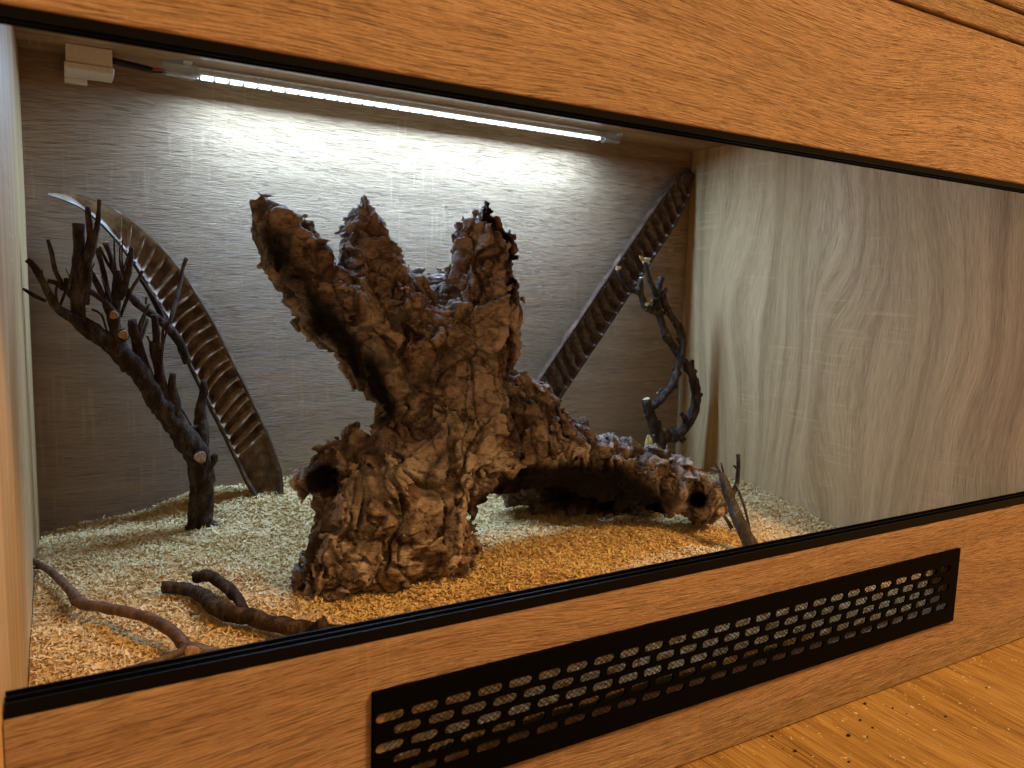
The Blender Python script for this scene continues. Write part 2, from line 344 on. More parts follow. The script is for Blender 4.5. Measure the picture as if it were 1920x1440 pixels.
# diamond wire mesh behind the slots
V = []; Fq = []; p_ = .0046; wr = .00028; z0, z1 = oz0-.001, oz1+.001; x0, x1 = ox0-.002, ox1+.002
for s in (1, -1):
    L = (z1-z0)*1.25
    for k in range(int((x1-x0+L)/p_)):
        xb_ = x0-L*(s > 0)+k*p_ + (0 if s > 0 else 0)
        A = [xb_, z0]; B = [xb_+L, z1]
        if s < 0: A, B = [xb_, z1], [xb_+L, z0]
        t0 = max(0, (x0-A[0])/L); t1 = min(1, (x1-A[0])/L)
        if t1 <= t0: continue
        P0 = np.array([A[0]+t0*L, A[1]+t0*(B[1]-A[1])]); P1 = np.array([A[0]+t1*L, A[1]+t1*(B[1]-A[1])])
        d = (P1-P0)/np.linalg.norm(P1-P0); nrm = np.array([-d[1], d[0]])*wr; nseg = 1; y = .0012+(.0006 if s > 0 else 0); b0 = len(V)
        for P in (P0, P1):
            for (q, yy) in ((1, 0), (0, -wr), (-1, 0), (0, wr)): V.append((P[0]+nrm[0]*q, y+yy, P[1]+nrm[1]*q))
        for i in range(4): j = (i+1) % 4; Fq.append((b0+i, b0+j, b0+4+j, b0+4+i))
wm = mesh('wire_mesh', V, np.array(Fq), M['wire'], G); wm['kind'] = 'stuff'
# second cabinet board lying on top
ub = box('board', (-.0034, -.004, .4822), (1.007, .617, .506), M['oak_edge'], None, .003, 3)
ub['label'] = 'second oak effect board lying on top of the terrarium, upper right corner'; ub['category'] = 'board'

# ------------------------------------------------------------------ substrate
HC = np.array([(.02,.5,-.057),(.1,.5,-.049),(.194,.5,-.025),(.236,.5,-.018),(.3,.5,-.017),(.42,.5,-.03),(.6,.5,-.045),(.898,.5,-.055),(.898,.35,-.054),(.898,.29,-.063),(.898,.19,-.078),
 (.02,.417,-.045),(.02,.34,-.036),(.02,.209,-.047),(.02,.149,-.060),(.17,.43,-.050),(.25,.455,-.032),(.23,.23,-.052),(.375,.2,-.052),(.5,.34,-.050),(.67,.137,-.062),(.3,.1,-.060),(.5,.1,-.055),
 (.5,.03,-.062),(.1,.03,-.066),(.8,.03,-.085),(.3,.03,-.064),(.45,.15,-.048),(.6,.22,-.052),(.75,.3,-.058),(.12,.25,-.053),(.05,.3,-.046),(.35,.35,-.045),(.7,.42,-.05)])
HC = np.array([ins(*q) for q in HC]+[(.1,.03,-.092),(.3,.03,-.092),(.5,.03,-.092),(.7,.03,-.098),(.95,.03,-.108),(.95,.12,-.108)])
def Hh(x, y, fine=True):
    x = np.asarray(x, float).ravel(); y = np.asarray(y, float).ravel(); num = 0; den = 0
    for cx_, cy_, cz_ in HC:
        w_ = 1/((x-cx_)**2+(y-cy_)**2+.0018)**1.6; num = num+w_*cz_; den = den+w_
    z = num/den
    if fine:
        P = np.stack([x, y, np.zeros_like(x)], 1); z = z+.006*fbm(P/.05, 3, 11)+.0015*fbm(P/.008, 2, 17)
    return z
def shavmat():
    m, nt, b = newmat('pale_wood_shavings'); at_ = N(nt, 'ShaderNodeAttribute', attribute_name='tone')
    col = ramp(nt, at_.outputs['Fac'], [(0, (.43, .265, .095)), (.35, (.66, .485, .215)), (.75, (.81, .65, .35)), (1, (.88, .76, .51))])
    nt.links.new(col, b.inputs['Base Color']); b.inputs['Roughness'].default_value = .65; b.inputs['Specular IOR Level'].default_value = .25; return m
M['shav'] = shavmat()
gx, gy = np.meshgrid(np.linspace(XL+.0006, XR-.0005, 320), np.linspace(.0190, D-.0005, 190)); gz = Hh(gx, gy).reshape(gx.shape)-.001
idx = np.arange(gx.size).reshape(gx.shape)
GV = np.stack([gx.ravel(), gy.ravel(), gz.ravel()], 1); GF = np.stack([idx[:-1, :-1].ravel(), idx[:-1, 1:].ravel(), idx[1:, 1:].ravel(), idx[1:, :-1].ravel()], 1)
NCH = 260000
cx_ = rng.uniform(XL+.003, XR-.003, NCH); cy_ = .0205+(D-.023)*rng.uniform(0, 1, NCH)**1.15
cz_ = Hh(cx_, cy_)+rng.uniform(-.0005, .0032, NCH)
ln = rng.gamma(5, .00084, NCH)+.0015; wd = rng.uniform(.0004, .00105, NCH); big = rng.random(NCH) < .06; wd[big] *= 1.8; ln[big] *= 1.25
tiny = rng.random(NCH) < .35; ln[tiny] *= .5; wd[tiny] *= .75
yaw = rng.uniform(0, 2*np.pi, NCH); pit = rng.normal(0, .30, NCH); rol = rng.normal(0, .5, NCH); crv = rng.normal(0, .18, NCH)
dx = np.stack([np.cos(yaw)*np.cos(pit), np.sin(yaw)*np.cos(pit), np.sin(pit)], 1)
sx = np.stack([-np.sin(yaw), np.cos(yaw), np.zeros(NCH)], 1); up = np.cross(dx, sx); sd = sx*np.cos(rol)[:, None]+up*np.sin(rol)[:, None]; nn_ = np.cross(dx, sd)
C0 = np.stack([cx_, cy_, cz_], 1); CV = []
for t, wf in ((-1, .55), (0, 1.), (1, .5)):
    mid = C0+dx*(t*ln/2)[:, None]+nn_*((abs(t)*-crv*ln))[:, None]
    CV += [mid-sd*(wd*wf)[:, None], mid+sd*(wd*wf)[:, None]]
CV = np.stack(CV, 1)
CV[..., 0] = np.clip(CV[..., 0], XL+.0003, XR-.0003); CV[..., 1] = np.clip(CV[..., 1], .0188, D-.0003)
o6 = np.arange(NCH)[:, None]*6+len(GV)
CF = np.concatenate([o6+np.array([0, 1, 3, 2]), o6+np.array([2, 3, 5, 4])])
sub = mesh('wood_shavings', np.concatenate([GV, CV.reshape(-1, 3)]), np.concatenate([GF, CF]), M['shav']); sub['kind'] = 'stuff'
tone = np.clip(rng.normal(.58, .15, NCH)+.30*fbm(C0/.03, 2, 5), 0, 1)
a_ = sub.data.attributes.new('tone', 'FLOAT', 'POINT'); a_.data.foreach_set('value', np.concatenate([np.full(len(GV), .3), np.repeat(tone, 6)]).astype(np.float32))
sub['label'] = 'pale wood shavings bedding covering the terrarium floor'; sub['category'] = 'bedding'

# ------------------------------------------------------------------ the cork bark stump
def chain(pts): return [(at(u, v, Y), None, (u, v, Y, r)) for u, v, Y, r in pts]
CH = [  # (u, v, Y, r_px) joints of each hollow limb
 [(507,410,.305,27),(522,425,.300,36),(562,492,.298,50),(640,585,.285,64),(735,675,.265,74),(815,745,.255,88)],
 [(682,408,.330,16),(690,430,.328,28),(696,485,.318,44),(735,570,.300,54),(790,650,.275,70)],
 [(908,455,.285,54),(902,560,.280,60),(885,660,.268,70),(855,745,.255,90)],
 [(775,540,.355,30),(812,575,.340,40),(830,640,.295,66)],
 [(850,740,.260,88),(875,800,.250,92),(850,860,.240,90)],
 [(955,735,.262,46),(1005,785,.258,44),(1050,825,.258,38)],
 [(600,900,.240,34),(660,862,.238,44),(745,842,.236,52),(830,820,.240,66)],
 [(690,905,.225,50),(800,890,.220,60),(860,900,.225,58)],
 [(655,1000,.212,60),(650,1050,.210,60)],[(720,960,.205,74),(735,1030,.200,68)],[(800,940,.205,72),(825,1025,.205,56)],
 [(608,1060,.225,42),(602,1092,.225,44)],[(868,1035,.195,30),(872,1055,.197,26)],
 [(850,845,.230,80),(950,832,.240,74),(1050,858,.252,66),(1135,884,.258,58),(1212,894,.246,48),(1268,908,.230,44),(1322,942,.215,38)],
 [(985,890,.330,58),(1080,925,.335,56),(1165,925,.325,54),(1200,950,.29,28)],
]
SUB = [  # hollows, plus a groove darkened for the left limb's shaded underside
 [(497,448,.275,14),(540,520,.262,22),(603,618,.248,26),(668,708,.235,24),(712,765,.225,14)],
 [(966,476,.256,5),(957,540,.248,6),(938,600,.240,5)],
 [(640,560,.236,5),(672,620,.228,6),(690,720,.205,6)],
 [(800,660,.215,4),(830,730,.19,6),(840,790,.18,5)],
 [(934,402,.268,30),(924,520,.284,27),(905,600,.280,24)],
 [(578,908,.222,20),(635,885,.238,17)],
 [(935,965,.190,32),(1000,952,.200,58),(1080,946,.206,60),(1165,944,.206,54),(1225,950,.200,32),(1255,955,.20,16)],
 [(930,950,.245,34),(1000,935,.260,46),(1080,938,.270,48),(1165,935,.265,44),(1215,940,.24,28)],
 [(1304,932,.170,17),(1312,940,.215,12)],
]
VOX = .0019
def seg_sd(P, chains, k):
    d = None
    for c in chains:
        J = [at(*q[:3]) for q in c]; Rr = [rad(q[3], j) for q, j in zip(c, J)]
        for a in range(len(J)-1):
            ba = J[a+1]-J[a]; t = np.clip(((P-J[a]) @ ba)/(ba @ ba), 0, 1)
            dd = np.linalg.norm(P-J[a]-t[:, None]*ba, axis=1)-(Rr[a]+(Rr[a+1]-Rr[a])*t)
            if d is None: d = dd
            else: h = np.maximum(k-abs(d-dd), 0)/k; d = np.minimum(d, dd)-h*h*k*.25
    return d
allJ = np.array([at(*q[:3]) for c in CH for q in c]); lo = allJ.min(0)-.075; hi = allJ.max(0)+.075; lo[2] = max(lo[2], -.09)
def cork():
    ST = 3; nc = np.ceil((hi-lo)/(VOX*ST)).astype(int)+1
    ax = [lo[i]+np.arange(nc[i])*VOX*ST for i in range(3)]; Gc = np.stack(np.meshgrid(*ax, indexing='ij'), -1).reshape(-1, 3)
    def field(ch, k): return seg_sd(Gc, ch, k).reshape(nc).astype(np.float32)
    def upsample(A):
        for axis in range(3):
            n0 = A.shape[axis]; pos = np.arange((n0-1)*ST+1)/ST; i0 = np.minimum(pos.astype(int), n0-2); f = (pos-i0).astype(np.float32)
            sh = [1, 1, 1]; sh[axis] = -1; f = f.reshape(sh); A = np.take(A, i0, axis)*(1-f)+np.take(A, i0+1, axis)*f
        return A
    A = upsample(field(CH, .022)); B = upsample(field(SUB, .008)); sh = A.shape
    band = np.abs(A) < .021
    ii = np.nonzero(band); P = np.stack([lo[a]+ii[a]*VOX for a in range(3)], 1)
    disp, _, _ = bark(P)
    A[ii] -= disp
    A[(A < 0) & ~band] = -.02
    ib = np.nonzero((np.abs(B) < .012)); Pb = np.stack([lo[a]+ib[a]*VOX for a in range(3)], 1); B[ib] += .003*fbm(Pb/.012, 3, 91)+.002*fbm(Pb/.03, 2, 95)
    A = np.maximum(A, -B)
    zz = lo[2]+np.arange(sh[2])*VOX; A = np.maximum(A, (-.078-zz)[None, None, :].astype(np.float32))
    return nets(A)
def bark(P):
    wp = P+.016*np.stack([vn(P/.045, 7), vn(P/.045, 8), vn(P/.045, 9)], 1)+.008*np.stack([vn(P/.02, 1), vn(P/.02, 2), vn(P/.02, 3)], 1)+.0022*np.stack([vn(P/.008, 4), vn(P/.008, 5), vn(P/.008, 6)], 1)
    F1, F2, I1, T1 = worley(wp/np.array([.030, .030, .058]), 20); k1 = sst(.0, .08, F2-F1)
    G1, G2, I2, T2 = worley(wp/np.array([.017, .017, .011]), 40); k2 = sst(.0, .10, G2-G1)
    H1, H2, I3, T3 = worley(wp/np.array([.0068, .0068, .0045]), 50)
    fur = 1-sst(.0, .13, abs(fbm(wp/np.array([.034, .034, .085]), 2, 81)))
    st = vn(wp*np.array([60, 60, 460.]), 60)
    big = fbm(P/.06, 2, 70); fn = fbm(P/.006, 3, 75)
    disp = .006*big + .006*(I1-.45) + .0115*T1 - .0045*(1-k1) + .0040*(I2-.5) + .0060*T2 - .0024*(1-k2) + .0016*(I3-.5)+.0021*T3 + .0022*(st-.5) + .0014*fn - .0115*fur*sst(-.2, .3, fbm(P/.04, 1, 88)) + .0005
    crack = np.clip(np.maximum(np.maximum(.8*(1-k1), .5*(1-k2)), .8*fur), 0, 1); return disp, crack, np.clip(.25+.4*I1+.4*I2+.25*fn, 0, 1)
def nets(A):
    S = A < 0; n = np.array(A.shape); c = [A[i:n[0]-1+i, j:n[1]-1+j, k:n[2]-1+k] for i in (0, 1) for j in (0, 1) for k in (0, 1)]
    cnt = sum((q < 0).astype(np.int8) for q in c); act = (cnt > 0) & (cnt < 8); ci = np.argwhere(act); vals = np.stack([q[act] for q in c], 1)
    off = np.array([(i, j, k) for i in (0, 1) for j in (0, 1) for k in (0, 1)]); pos = np.zeros((len(ci), 3)); num = np.zeros(len(ci))
    for a in range(8):
        for b in range(a+1, 8):
            if abs(off[a]-off[b]).sum() != 1: continue
            va, vb = vals[:, a], vals[:, b]; x = (va < 0) != (vb < 0); t = np.where(x, va/np.where(x, va-vb, 1), 0)
            pos += np.where(x[:, None], off[a]+t[:, None]*(off[b]-off[a]), 0); num += x
    Vv = lo+(ci+pos/num[:, None])*VOX; im = np.full(tuple(n-1), -1, np.int64); im[tuple(ci.T)] = np.arange(len(ci)); Q = []
    for a in range(3):
        b, c2 = (a+1) % 3, (a+2) % 3
        sl0 = [slice(None)]*3; sl1 = [slice(None)]*3; sl0[a] = slice(0, -1); sl1[a] = slice(1, None)
        s0, s1 = S[tuple(sl0)], S[tuple(sl1)]; e = np.argwhere(s0 != s1)
        e = e[(e[:, b] > 0) & (e[:, c2] > 0) & (e[:, b] < n[b]-1) & (e[:, c2] < n[c2]-1)]
        fl = s0[tuple(e.T)]
        def g(db, dc): q = e.copy(); q[:, b] -= db; q[:, c2] -= dc; return im[tuple(q.T)]
        q = np.stack([g(1, 1), g(0, 1), g(0, 0), g(1, 0)], 1); q[~fl] = q[~fl][:, ::-1]; Q.append(q)
    Q = np.concatenate(Q); return Vv, Q[(Q >= 0).all(1)]
def corkmat():
    m, nt, b = newmat('cork_bark'); tc = N(nt, 'ShaderNodeTexCoord'); a1 = N(nt, 'ShaderNodeAttribute', attribute_name='tone'); a2 = N(nt, 'ShaderNodeAttribute', attribute_name='crack')
    n1 = noise(nt, tc.outputs['Object'], 160, 5, .65); n2 = noise(nt, tc.outputs['Object'], 28, 3, .5)
    mp = N(nt, 'ShaderNodeMapping'); mp.inputs['Scale'].default_value = (1, 1, 5); nt.links.new(tc.outputs['Object'], mp.inputs[0]); n3 = noise(nt, mp.outputs[0], 150, 3, .6)
    f = math_(nt, 'ADD', math_(nt, 'MULTIPLY', a1.outputs['Fac'], .45), math_(nt, 'ADD', math_(nt, 'MULTIPLY', n1, .35), math_(nt, 'MULTIPLY', n3, .25)))
    col = ramp(nt, f, [(.32, (.040, .025, .019)), (.47, (.175, .122, .093)), (.62, (.40, .32, .255)), (.80, (.60, .51, .43))])
    col = mixc(nt, ramp(nt, n2, [(.45, (0, 0, 0)), (.62, (.35, .35, .35))]), col, (.19, .10, .058))
    col = mixc(nt, math_(nt, 'MULTIPLY', a2.outputs['Fac'], .95), col, (.022, .012, .008))
    a3 = N(nt, 'ShaderNodeAttribute', attribute_name='hollow'); col = mixc(nt, a3.outputs['Fac'], col, (.010, .007, .006))  # near-black inner cork and painted-in cavity shade
    nt.links.new(col, b.inputs['Base Color']); b.inputs['Roughness'].default_value = .9; b.inputs['Specular IOR Level'].default_value = .15
    bump(nt, b, math_(nt, 'ADD', n1, math_(nt, 'MULTIPLY', n3, .6)), .9, .0035); return m
Vc, Qc = cork()
# keep only the main body (drop loose specks)
par = np.arange(len(Vc))
for _ in range(400):
    mn = np.minimum.reduce([par[Qc[:, k]] for k in range(4)]); old = par.copy()
    for k in range(4): np.minimum.at(par, Qc[:, k], mn)
    par = par[par]
    if (par == old).all(): break
cid, ccn = np.unique(par[Qc[:, 0]], return_counts=True); Qc = Qc[par[Qc[:, 0]] == cid[ccn.argmax()]]
used = np.unique(Qc); rm_ = np.full(len(Vc), -1, np.int64); rm_[used] = np.arange(len(used)); Vc = Vc[used]; Qc = rm_[Qc]
CS = empty('cork_stump', tuple(np.array([*at(740, 1060, .22)[:2], -.055])), 'big craggy cork bark stump with two upright hollow limbs and arched root', 'cork bark')
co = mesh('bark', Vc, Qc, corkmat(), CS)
_, ck, tn = bark(Vc)
hollow_shade = np.maximum(1-sst(.0, .006, seg_sd(Vc, SUB, .008)), 1-sst(.004, .020, seg_sd(Vc, [c_ for c_ in SUB if len(c_) >= 5], .008)))  # dark inner cork, plus shade painted around the larger cavities
for nme, val in (('crack', ck), ('tone', tn), ('hollow', hollow_shade)):
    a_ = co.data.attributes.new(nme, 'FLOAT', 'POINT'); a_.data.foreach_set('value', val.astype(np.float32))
co.data.shade_smooth()

# ------------------------------------------------------------------ branches
def spline(P, R_, step=.004):
    P = np.asarray(P, float); n = len(P); out = []; rr = []
    Pe = np.vstack([2*P[0]-P[1], P, 2*P[-1]-P[-2]])
    for i in range(n-1):
        a, b, c, d = Pe[i:i+4]; m_ = max(2, int(np.linalg.norm(c-b)/step))
        for t in np.arange(m_)/m_:
            out.append(.5*((2*b)+(c-a)*t+(2*a-5*b+4*c-d)*t*t+(3*b-a-3*c+d)*t**3)); rr.append(R_[i]+(R_[i+1]-R_[i])*t)
    out.append(P[-1]); rr.append(R_[-1]); return np.array(out), np.array(rr)
def tube(P, R_, sides=12, lump=.16, seed=0, step=.004, wander=.0):
    C, r = spline(P, R_, step); n = len(C); Tn = np.gradient(C, axis=0); Tn /= np.linalg.norm(Tn, axis=1)[:, None]+1e-9
    ref = np.array([.3, -.9, .2]); V = []
    for i in range(n):
        a = np.cross(Tn[i], ref); a /= np.linalg.norm(a)+1e-9; b = np.cross(Tn[i], a)
        for k in range(sides):
            th = 2*math.pi*k/sides; V.append(C[i]+(a*math.cos(th)+b*math.sin(th))*r[i])
    V = np.array(V); Cr = np.repeat(C, sides, 0); dv = V-Cr; sc = np.repeat(r, sides)
    nz = fbm(V/(.010)+seed*7.3, 3, seed % 50); V = Cr+dv*(1+lump*2*nz)[:, None]
    Fc = [(i*sides+k, i*sides+(k+1) % sides, (i+1)*sides+(k+1) % sides, (i+1)*sides+k) for i in range(n-1) for k in range(sides)]
    Fc.append(tuple(range(sides))[::-1]); Fc.append(tuple((n-1)*sides+k for k in range(sides)))
    return V, Fc
def gnd(pts):
    out = []
    for u, v, off, r in pts:
        lo_, hi_ = .0, .45
        for _ in range(40):
            Y = (lo_+hi_)/2; p = at(u, v, Y); z = Hh([p[0]], [p[1]], False)[0]+off
            if p[2] > z: lo_ = Y
            else: hi_ = Y
        out.append((u, v, Y, r))
    return out
def limb(name, pts, mat, parent, sides=12, seed=0, lump=.16, cut=None, cutpart=True):
    J = [at(*q[:3]) for q in pts]; Rr = [rad(q[3], j) for q, j in zip(pts, J)]
    if name == 'twig' or mat is M['twig_grey']: Rr = [r*(.78 if mat is M['twig_grey'] else .84) for r in Rr]
    V, Fc = tube(J, Rr, sides, lump*1.35, seed); o = mesh(name, V, Fc, mat, parent); me = o.data
    sm = np.ones(len(me.polygons), bool); sm[-2:] = False; me.polygons.foreach_set('use_smooth', sm)
    if cut:
        d = J[-1]-J[-2]; d /= np.linalg.norm(d); disc('cut_end', J[-1]+d*.0004, d, Rr[-1]*.93, cut, o if o.parent is not None else parent)
    return o
def disc(name, c, d, r, mat, parent, sides=12):
    d = np.asarray(d)/np.linalg.norm(d); a = np.cross(d, [.3, -.2, .9]); a /= np.linalg.norm(a); b = np.cross(d, a); V = []
    for h, s in ((-.002, 1.), (.0, 1.), (.0006, .75)):
        for k in range(sides): th = 2*math.pi*k/sides; V.append(c+d*h+(a*math.cos(th)+b*math.sin(th))*r*s*(1+.12*math.sin(3*th+r*4000)))
    Fc = [(i*sides+k, i*sides+(k+1) % sides, (i+1)*sides+(k+1) % sides, (i+1)*sides+k) for i in range(2) for k in range(sides)]+[tuple(2*sides+k for k in range(sides))]
    return mesh(name, V, Fc, mat, parent)
def base(u, v, Y): p = at(u, v, Y); return (p[0], p[1], p[2])

# tall forked branch at the left
B1 = empty('branch', base(378, 985, .425), 'tall dark forked branch with many cut twigs standing in the left corner', 'branch', 'bare branches in the terrarium')
limb('stem', [(382,1004,.425,27),(377,975,.425,22),(378,900,.420,22),(368,850,.415,24),(330,800,.408,20),(272,715,.398,19),(222,655,.385,18),(165,615,.375,15),(140,592,.372,14)], M['twig'], B1, 16, 1)
TW = [
 [(150,600,.372,14),(108,578,.362,9),(82,530,.357,8),(64,500,.355,7),(50,487,.355,6)],
 [(86,565,.36,4),(62,553,.357,4),(43,541,.355,3)],
 [(146,600,.372,17),(147,510,.370,15),(149,470,.370,12),(147,420,.368,12)],
 [(158,570,.372,11),(164,500,.368,10),(166,478,.366,10),(169,440,.365,7),(164,388,.363,5.5)],
 [(168,482,.366,9),(179,440,.364,7),(184,410,.363,6),(187,374,.362,5)],
 [(145,565,.37,8),(122,540,.365,6),(104,508,.363,5),(97,474,.362,5),(90,449,.362,3.5)],
 [(120,543,.365,5),(104,530,.362,5),(89,527,.361,5)],
 [(124,545,.365,5),(125,532,.364,5),(123,521,.364,4.5)],
 [(96,575,.36,2.2),(84,545,.36,2.2),(78,505,.36,2)],
 [(240,692,.388,16),(222,640,.382,15),(213,590,.382,13),(218,545,.382,12),(220,508,.382,9)],
 [(212,605,.382,9),(195,560,.385,7),(178,525,.388,6.5),(166,503,.388,6)],
 [(212,585,.382,7),(203,550,.39,6),(193,505,.392,6),(182,465,.392,5)],
 [(222,535,.385,7),(212,495,.392,6),(203,468,.394,6),(198,455,.394,6.5)],
 [(215,515,.39,3),(200,490,.395,3),(187,462,.395,2.5)],
 [(222,560,.382,10),(236,530,.380,8),(244,495,.379,6),(249,464,.378,3)],
 [(226,594,.385,4),(243,550,.382,4.5),(268,508,.380,4)],
 [(234,545,.382,9),(262,572,.402,9),(300,600,.42,10),(335,640,.435,10),(352,680,.44,9)],
 [(318,620,.425,8),(300,585,.42,7),(280,548,.415,5),(262,522,.412,4)],
 [(318,610,.43,5),(335,545,.45,5),(344,500,.455,4),(350,484,.456,4)],
 [(268,710,.392,14),(240,665,.388,11),(230,640,.384,9),(226,622,.38,9)],
 [(300,770,.402,17),(272,695,.398,13),(256,640,.396,11),(248,600,.394,9)],
 [(312,775,.404,15),(300,700,.400,12),(294,640,.398,9),(289,590,.396,7)],
 [(306,720,.402,9),(290,670,.398,8),(285,640,.396,6)],
 [(335,805,.408,18),(326,750,.404,13),(322,718,.402,9),(325,700,.401,7)],
 [(374,862,.418,22),(377,810,.422,18),(376,770,.424,14),(382,735,.426,9),(381,712,.427,5)],
 [(326,748,.41,2),(342,770,.412,2),(358,797,.415,2)],
 [(160,540,.37,6),(195,565,.372,6),(218,590,.376,7)],
 [(172,580,.375,2.5),(190,590,.376,2.5),(200,620,.378,2.5)],
 [(352,850,.414,7),(346,828,.41,6),(350,818,.408,4)],
 [(392,872,.414,12),(402,862,.412,8),(402,850,.410,5)],
 [(372,800,.418,5),(352,803,.412,4),(348,792,.41,2)],
]
rt = random.Random(5)
for _ in range(18):
    b_ = rt.choice([(150,585,.371),(212,600,.381),(222,545,.382),(300,690,.399),(255,650,.396),(110,580,.362),(236,530,.381),(185,625,.378)]); dx_ = rt.uniform(-32, 38); ln_ = rt.uniform(45, 105); dy_ = rt.uniform(-.02, .02); r0 = rt.uniform(2.2, 4.6)
    TW.append([(*b_, r0), (b_[0]+dx_*.45+rt.uniform(-6, 6), b_[1]-ln_*.5, b_[2]+dy_*.5, r0*.85), (b_[0]+dx_, b_[1]-ln_, b_[2]+dy_, r0*.65)])
CUTS = {2: 'twig', 9: 'twig', 19: 'cutwood', 12: 'cutwood', 18: 'cutwood'}
for i, t in enumerate(TW):
    limb('twig', t, M['twig'], B1, 9 if t[0][3] > 6 else 7, 10+i, .14, M[CUTS[i]] if i in CUTS else None)
for (u, v, Y, r) in ((376, 857, .3935, 11), (214, 590, .3665, 8), (232, 627, .372, 9)):
    c = at(u, v, Y); limb('twig', [(u, v+2, Y+.02, r*1.25), (u, v, Y+.001, r*1.2)], M['twig'], B1, 12, 5)
    disc('cut_end', c, (CAM-c)+np.array([.1, 0, .15]), rad(r, c), M['cutwood'], B1)
limb('root_flare', [(352,995,.415,9),(372,985,.42,16),(405,990,.42,12)], M['twig'], B1, 10, 77)

# grey twisted branch in the right corner
B2 = empty('branch', base(1240, 860, .44), 'grey twisted vine branch with looping stems rising in the right back corner', 'branch', 'bare branches in the terrarium')
limb('stem', [(1248,960,.44,15),(1240,850,.44,15),(1232,818,.44,17),(1270,815,.437,14),(1292,790,.434,13),(1305,750,.432,12),(1298,705,.432,11),(1275,668,.436,10),(1250,630,.438,10),(1236,590,.44,9),(1232,560,.44,9),(1237,532,.438,8),(1241,520,.437,7)], M['twig_grey'], B2, 14, 3, .15, M['twig_grey'])
for i, (t, c) in enumerate([
 ([(1236,825,.44,16),(1222,785,.434,13),(1214,758,.43,11),(1212,748,.43,9)], 'torn'),
 ([(1216,768,.43,10),(1238,748,.428,11),(1258,726,.426,9),(1268,724,.425,5)], 'cutwood'),
 ([(1258,728,.427,9),(1270,695,.428,8),(1279,655,.430,8),(1277,622,.432,9),(1262,598,.434,8),(1247,570,.438,8),(1242,545,.44,7)], None),
 ([(1276,620,.432,7),(1275,606,.43,4.5)], None),
 ([(1298,715,.432,9),(1297,690,.430,7),(1298,676,.429,5)], 'twig_grey'),
 ([(1232,585,.44,10),(1212,575,.437,9),(1200,550,.434,8),(1180,541,.432,5.5),(1166,520,.431,7),(1158,504,.43,5)], 'torn'),
 ([(1233,556,.44,8),(1222,535,.435,6.5),(1214,510,.432,6),(1208,490,.43,6)], 'torn'),
 ([(1203,552,.434,6),(1201,532,.43,7),(1202,521,.429,5)], 'torn'),
 ([(1240,558,.437,5),(1250,540,.433,4)], 'cutwood'),
 ([(1215,578,.437,6),(1213,570,.430,6)], 'torn'),
 ([(1252,585,.434,3),(1256,582,.432,2.5)], 'torn'),
 ([(1278,637,.432,5),(1283,637,.43,3.5)], 'torn'),
 ([(1290,800,.436,8),(1283,783,.43,7),(1277,775,.428,5)], None),
 ([(1305,755,.432,8),(1313,750,.43,3)], None),
 ([(1236,800,.438,7),(1232,785,.432,6)], 'cutwood'),
 ([(1255,815,.438,8),(1246,806,.432,6)], 'cutwood'),
 ([(1275,828,.437,8),(1284,820,.434,6)], None)]):
    limb('twig', t, M['twig_grey'], B2, 9, 60+i, .15, M[c] if c else None)
for k in range(26):
    q = [(1234,830),(1290,795),(1303,745),(1297,700),(1275,668),(1250,630),(1236,590),(1233,560),(1216,770),(1240,747),(1270,695),(1278,645),(1262,598),(1215,576)][k % 14]; u_, v_ = q[0]+random.uniform(-5, 5), q[1]+random.uniform(-9, 9); a_ = random.uniform(0, 6.28)
    limb('knot', [(u_, v_, .436, 6), (u_+9*math.cos(a_), v_+7*math.sin(a_), .433, 5), (u_+12*math.cos(a_), v_+9*math.sin(a_), .432, 3.2)], M['twig_grey'], B2, 7, 200+k, .2, M['cutwood'] if k % 3 == 0 else None)
def shred(name, c, dirs, mat, parent, r):
    V = []; Fc = []
    for d in dirs:
        d = np.array(d, float); L = np.linalg.norm(d); d /= L; a = np.cross(d, [.2, .9, .3]); a /= np.linalg.norm(a); b = np.cross(d, a); o = len(V)
        for t, wf in ((0, .7), (.4, 1.), (.75, .8), (1, .25)):
            for s, q in ((-1, 0), (0, .5), (1, 0), (0, -.3)): V.append(c+d*t*L+a*s*r*wf+b*q*r*wf+b*.25*L*math.sin(t*2.2))
        for i in range(3):
            for k in range(4): Fc.append((o+i*4+k, o+i*4+(k+1) % 4, o+i*4+4+(k+1) % 4, o+i*4+4+k))
        Fc += [(o+3, o+2, o+1, o), (o+12, o+13, o+14, o+15)]
    return mesh(name, V, Fc, mat, parent)
shred('torn_fibre', at(1205, 488, .428), [(-.010, -.002, .007), (.012, 0, .001), (.004, -.004, .005), (-.004, -.003, .001), (.013, -.002, .004)], M['torn'], B2, .0030)
shred('torn_fibre', at(1158, 503, .429), [(-.004, -.001, .003), (.006, 0, .002), (-.001, -.002, -.003)], M['torn'], B2, .0026)
# yellow leaf behind the stump
def leaf():
    c = at(1212, 842, .43); V = []; Fc = []; n = 8
    upv = np.array([.03, 0, 1.]); sd_ = np.array([.9, -.3, 0])
    for i in range(n+1):
        t = i/n; wdt = .0068*math.sin(math.pi*min(1, t*.93+.06))**.8; cc = c+upv*(.026*t-.003)+np.array([0, -.003*math.sin(t*3), 0])
        V += [cc-sd_*wdt+np.array([0, -.0022, 0]), cc, cc+sd_*wdt+np.array([0, -.0022, 0])]
    for i in range(n):
        for k in (0, 1): Fc.append((i*3+k, i*3+k+1, i*3+3+k+1, i*3+3+k))
    o = mesh('leaf', V, Fc, M['leaf'], None, True); s = o.modifiers.new('thick', 'SOLIDIFY'); s.thickness = .0006
    o['label'] = 'small dry yellow leaf at the foot of the twisted grey branch'; o['category'] = 'leaf'
leaf()

